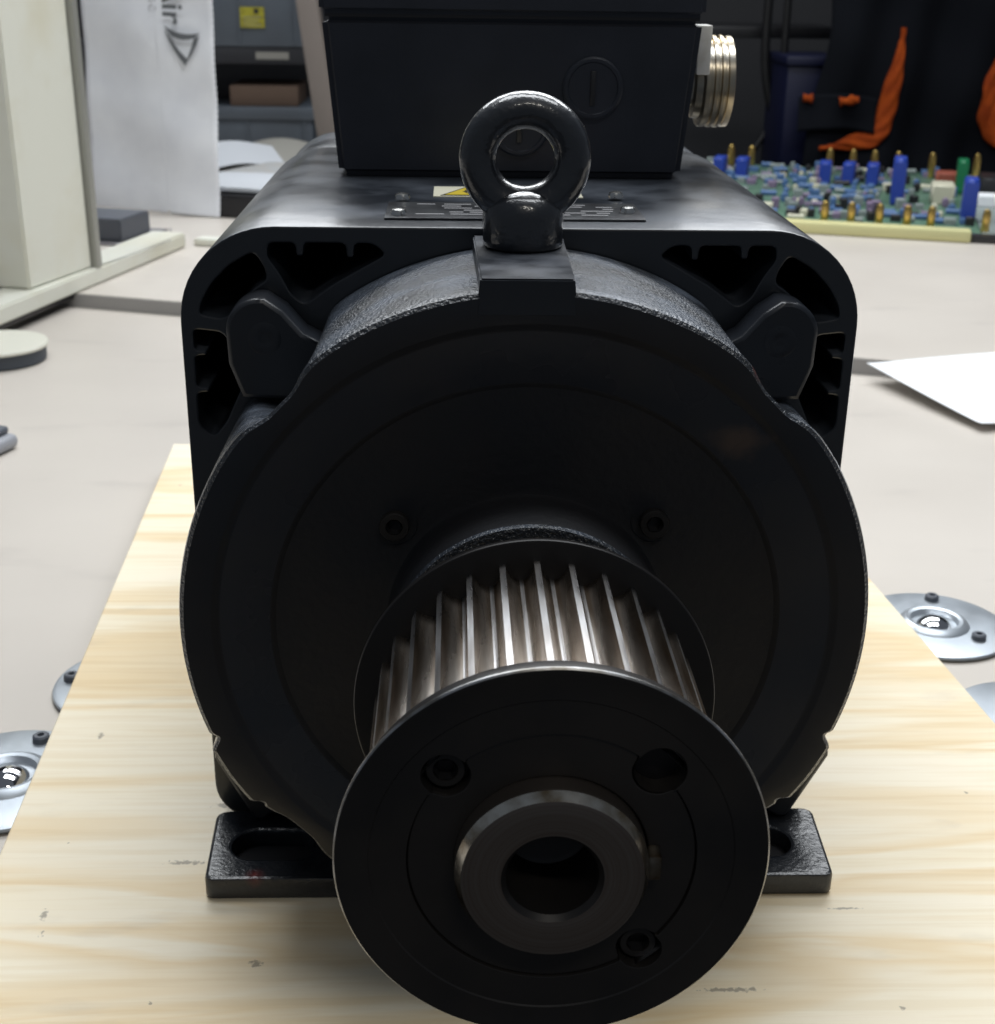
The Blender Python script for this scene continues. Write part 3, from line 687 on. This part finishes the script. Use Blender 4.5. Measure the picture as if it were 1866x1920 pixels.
sh_ = BX('shelf_board', (-1.2, 3.21, .030), (-.395, 3.62, .0725), m_bindark, bev=.002); tag(sh_, 'dark shelf board carrying the grey bin with the yellow label', 'shelf')
BX('shelf_label', (-.548, 3.2085, .042), (-.462, 3.2105, .060), m_folder, sh_)
tag(BX('cardboard_box', (-.623, 3.22, -.0775), (-.444, 3.45, -.026), m_card, bev=.002), 'small brown cardboard box on top of the lower grey bin', 'box')
tag(BX('bench_shelf', (-1.2, 3.20, -.215), (-.36, 3.65, -.184), m_bindark, bev=.002), 'low dark shelf behind the bench under the lidded grey bin', 'shelf')
tag(BX('shelf_backboard', (-1.4, 3.66, -.6), (.2, 3.70, .9), m_bindark), 'dark backboard standing behind the grey storage bins', 'panel')
# leaning beige pole
bm = bmesh.new(); v0, v1 = Vector((-.3180, 2.9, -.25)), Vector((-.408, 2.9, .45)); dz = v1-v0
box(bm, (-.022, -.025, 0), (.05, .025, dz.length), .003, M=Matrix.Translation(v0) @ dz.to_track_quat('Z', 'Y').to_matrix().to_4x4())
tag(fin(bm, 'leaning_post', m_pole), 'beige square post leaning between the shelf and the terminal box', 'post')

# ================================================================== right side: circuit board
O2 = Vector((.577, 1.976)); PZ0 = FZ+.014
pcb = empty('circuit_board', (O2.x, O2.y, FZ), rad(-16.5))
tag(pcb, 'green circuit board crowded with blue and brass parts, edged by a pale wooden strip', 'circuit board')
BX('board_base', (-.36, -.002, .0045), (.352, .80, .013), m_green, pcb, bev=.001)
BX('wooden_strip', (-.36, -.036, .0005), (.333, -.004, .022), m_wood, pcb, bev=.004)
BX('dark_strip', (.335, -.030, .0005), (.50, -.004, .014), m_blackc, pcb, bev=.002)
BX('side_board', (.354, -.002, .0045), (.56, .80, .013), m_greyc, pcb, bev=.001)
def standoff(s, t, h=.036, r=.0075):
    LT('brass_standoff', [(r*.9, .013), (r, .015), (r, .013+h*.75), (r*.75, .013+h*.95), (r*.3, .013+h), (0, .013+h)], m_brass, pcb, c=(s, t, 0), ax=(0, 0, 1), seg=16)
for s in (.075, .123, .173, .222, .264, .359): standoff(s, .022, .040)
for s, t in ((-.165, .70), (-.118, .70), (.060, .715), (.112, .715), (.160, .715), (.212, .715), (.287, .720), (.385, .735)): standoff(s, t, .056, .008)
me_cache = {}
def comp(kind, s, t, a, b, h, m, rz=0, name='component'):
    # kind: 0 rounded block, 1 lying cylinder, 2 standing disc
    key = (kind, m.name)
    if key not in me_cache:
        bm = bmesh.new()
        if kind == 0: box(bm, (-.5, -.5, 0), (.5, .5, 1), .08, 1)
        elif kind == 1: lathe(bm, [(0, -.5), (.42, -.5), (.5, -.42), (.5, -.25), (.44, -.2), (.44, .2), (.5, .25), (.5, .42), (.42, .5), (0, .5)], c=(0, 0, .5), ax=(1, 0, 0), seg=12)
        else: lathe(bm, [(0, -.5), (.4, -.45), (.5, -.2), (.5, .2), (.4, .45), (0, .5)], c=(0, 0, .5), ax=(0, 1, 0), seg=14)
        bmesh.ops.recalc_face_normals(bm, faces=bm.faces)
        me = bpy.data.meshes.new(name); bm.to_mesh(me); bm.free(); me.materials.append(m)
        for p in me.polygons: p.use_smooth = True
        me.set_sharp_from_angle(angle=rad(40)); me_cache[key] = me
    o = bpy.data.objects.new(name, me_cache[key]); C.objects.link(o); o.parent = pcb
    o.location = (s, t, .0125); o.scale = (a, b, h); o.rotation_euler = (0, 0, rz); return o
for s, t in ((-.175, .56), (-.125, .56), (.056, .56), (.107, .56), (.158, .56)): comp(0, s, t, .026, .055, .046, m_blue, rad(random.uniform(-8, 8)), 'blue_connector')
comp(0, .207, .30, .026, .06, .092, m_blue, 0, 'blue_connector'); comp(0, .334, .13, .026, .05, .080, m_blue, 0, 'blue_connector')
comp(0, .340, .50, .022, .05, .07, m_greenc, 0, 'green_connector')
comp(0, .296, .345, .045, .07, .040, m_creamc, 0, 'cream_relay'); comp(0, .315, .60, .045, .06, .03, m_redc, 0, 'red_module')
comp(0, .395, .46, .045, .10, .045, m_blackc, 0, 'dark_module'); comp(0, .382, .345, .040, .05, .022, m_sheet, 0, 'white_module')
random.seed(11)
taken = [(.207, .30, .03), (.334, .13, .03), (.34, .5, .03), (.296, .345, .05), (.315, .6, .05)]
pal = [m_lblue, m_lblue, m_blackc, m_mauve, m_greyc, m_creamc, m_blackc, m_greyc, m_lblue, m_mauve]
n = 0; tries = 0
while n < 292 and tries < 9000:
    tries += 1
    s = round(random.uniform(-.22, .335)/.012)*.012+random.uniform(-.002, .002); t = round(random.uniform(.05, .78)/.04)*.04+random.uniform(-.004, .004)
    if s < -.02 and .2 < t < .45 and random.random() < .75: continue
    k = random.choice((0, 1, 1, 2, 0)); m = random.choice(pal)
    a, b, h = ((random.uniform(.008, .022), random.uniform(.010, .030), random.uniform(.008, .022)) if k == 0 else (random.uniform(.014, .034), .010, random.uniform(.009, .014)) if k == 1 else (random.uniform(.011, .017), .008, random.uniform(.014, .022)))
    if any(abs(s-x) < r and abs(t-y) < r+.01 for x, y, r in taken): continue
    taken.append((s, t, max(a, .012)*.62)); comp(k, s, t, a, b, h, m, random.choice((0, 0, rad(90) if k == 1 and t > .1 else 0, rad(6)))); n += 1

# black work jacket with orange lining, behind the bench
jk = empty('work_jacket', (1.15, 2.97, -.45)); tag(jk, 'black work jacket with orange lining showing, hanging behind the circuit board', 'jacket')
iv = Matrix.Translation(-Vector(jk.location))
def J(o): o.parent = jk; o.matrix_parent_inverse = iv; return o
def cy(x, z): return 2.985+.022*math.sin(x*17+z*3)+.014*math.sin(x*39-z*7)+.008*math.sin(z*23+x*9)
def cloth(name, pts_fn, nu, nv, m, off=0, thick=.006):
    bm = bmesh.new(); G = []
    for i in range(nu+1):
        row = []
        for j in range(nv+1):
            x, z = pts_fn(i/nu, j/nv); row.append(bm.verts.new((x, cy(x, z)-off, z)))
        G.append(row)
    for i in range(nu):
        for j in range(nv): bm.faces.new((G[i][j], G[i+1][j], G[i+1][j+1], G[i][j+1]))
    bmesh.ops.recalc_face_normals(bm, faces=bm.faces)
    o = fin(bm, name, m, None, 80); md = o.modifiers.new('thick', 'SOLIDIFY'); md.thickness = thick; md.offset = 0; return J(o)
def edge_l(z): return .885+.02*math.sin(z*9)-.03*max(0, z-.05)
cloth('jacket_body', lambda u, v: (edge_l(-.45+v*1.0)+u*(1.62-edge_l(-.45+v*1.0)), -.45+v*1.0), 70, 50, m_cloth)
def strip(name, path, m, off=.014, thick=.008, sub=6):
    # path of (x, z, half-width)
    P = []
    for a, b in zip(path, path[1:]):
        for k in range(sub): P.append([a[q]+(b[q]-a[q])*k/sub for q in range(3)])
    P.append(list(path[-1]))
    for _ in range(3): P = [P[0]]+[[(P[i-1][q]+2*P[i][q]+P[i+1][q])/4 for q in range(3)] for i in range(1, len(P)-1)]+[P[-1]]
    bm = bmesh.new(); G = []
    for i, (x, z, w) in enumerate(P):
        a, b = P[max(i-1, 0)], P[min(i+1, len(P)-1)]; d = Vector((b[0]-a[0], b[1]-a[1])).normalized(); nn = Vector((-d.y, d.x)); row = []
        for k in range(9):
            s = k/4-1; X = x+nn.x*w*s; Z = z+nn.y*w*s; row.append(bm.verts.new((X, cy(X, Z)-off-.006*(1-s*s)-.003*math.sin(i*.9+k*1.3), Z)))
        G.append(row)
    for i in range(len(G)-1):
        for k in range(8): bm.faces.new((G[i][k], G[i+1][k], G[i+1][k+1], G[i][k+1]))
    o = fin(bm, name, m, None, 80); md = o.modifiers.new('thick', 'SOLIDIFY'); md.thickness = thick; return J(o)
strip('orange_lining', [(1.078, .150, .002), (1.070, .080, .013), (1.060, .020, .021), (1.054, -.040, .023), (1.046, -.085, .023), (1.025, -.112, .024), (.985, -.125, .022), (.945, -.136, .012), (.895, -.143, .002)], m_orange)
strip('orange_lining', [(1.330, .110, .004), (1.315, .02, .018), (1.315, -.05, .022), (1.335, -.10, .02), (1.375, -.14, .008)], m_orange)
strip('orange_piping', [(.850, -.022, .0035), (.872, -.022, .005)], m_orange, .03)
strip('orange_piping', [(.930, -.026, .004), (.958, -.022, .006), (.975, -.020, .0035)], m_orange, .03)
cloth('pocket_flap', lambda u, v: (.842+u*.185, -.105+v*.085+.012*math.sin(u*3)), 20, 10, m_cloth, .020, .008)
# blue crate behind
bc = BX('blue_crate', (.822, 3.07, -.24), (.965, 3.30, .070), m_navy, bev=.008); tag(bc, 'dark blue plastic crate between the grey wall and the black jacket', 'crate')
BX('crate_rim', (.815, 3.055, .052), (.972, 3.31, .074), m_navy, bc, bev=.004)
# cables
def cable(pts, r, label):
    bm = bmesh.new(); P = []
    pts = [Vector(p) for p in pts]
    for i in range(len(pts)-1):
        p0, p1, p2, p3 = pts[max(i-1, 0)], pts[i], pts[i+1], pts[min(i+2, len(pts)-1)]
        for k in range(8):
            t = k/8; P.append(.5*((2*p1)+(-p0+p2)*t+(2*p0-5*p1+4*p2-p3)*t*t+(-p0+3*p1-3*p2+p3)*t**3))
    P.append(pts[-1]); tube(bm, P, r, 10)
    tag(fin(bm, 'hanging_cable', m_cable, None, 60), label, 'cable', 'black cables hanging behind the bench')
cable([(.800, 3.25, .30), (.800, 3.25, .09), (.815, 3.25, -.02), (.850, 3.25, -.13), (.890, 3.25, -.28)], .012, 'black cable slanting down to the right behind the bench, left of the crate')
cable([(.842, 3.22, .30), (.845, 3.22, .08), (.850, 3.22, -.04), (.852, 3.22, -.12), (.868, 3.22, -.30)], .010, 'straighter black cable beside the blue crate')
cable([(.862, 3.28, -.06), (.825, 3.28, -.14), (.775, 3.28, -.22), (.74, 3.28, -.30)], .008, 'thin black cable slanting down to the left behind the circuit board')
tag(BX('dark_cabinet_top', (.58, 3.32, .105), (1.02, 3.6, .135), m_blackbox, bev=.003), 'thin dark ledge on the grey wall above the black cables', 'ledge')

# white sheet at right
bm = bmesh.new(); n = 26; G = []
T0 = Vector((.4700, 1.0455)); da = Vector((.949, .315)); db = Vector((.337, -.941))
for i in range(n+1):
    row = []
    for j in range(n+1):
        a, b = .297*i/n, .21*j/n; p = T0+da*a+db*b
        z = -.1900+.018*max(0, 1-b/.20)+.002*math.sin(a*14+b*9)+.003*math.exp(-a/.03)+.004*(b/.21)**3
        if (p-L0).dot(nrm) > -.03: z = max(z, FZ+.0015+.0008*math.sin(a*20))
        row.append(bm.verts.new((p.x, p.y, z)))
    G.append(row)
for i in range(n):
    for j in range(n): bm.faces.new((G[i][j], G[i+1][j], G[i+1][j+1], G[i][j+1]))
o = fin(bm, 'paper_sheet', m_sheet, None, 60); md = o.modifiers.new('thick', 'SOLIDIFY'); md.thickness = .0004
tag(o, 'bright white sheet of paper lying on the bench right of the motor', 'paper')

# round pot and grey device at the left edge
pt = empty('round_pot', (-.597, 1.122, TZ)); tag(pt, 'round slate grey pot with ivory lid at the left edge of the bench', 'pot')
LT('pot_body', [(0, .0004), (.054, .0004), (.0565, .002), (.0575, .018), (0, .018)], m_puck, pt, ax=(0, 0, 1), seg=64)
LT('pot_lid', [(.0575, .0182), (.0602, .0186), (.0606, .0215), (.059, .0235), (.040, .0240), (0, .0240)], m_lid, pt, ax=(0, 0, 1), seg=64)
dv = empty('handheld_device', (-.530, .760, TZ), rad(-20)); tag(dv, 'light grey rounded handheld device cut off by the left edge of the photo', 'device')
BX('device_body', (-.055, -.05, .0006), (.042, .05, .016), m_devgrey, dv, bev=.007, seg=4)
BX('device_top', (-.055, -.046, .0155), (.034, .046, .024), m_devdark, dv, bev=.004, seg=3)
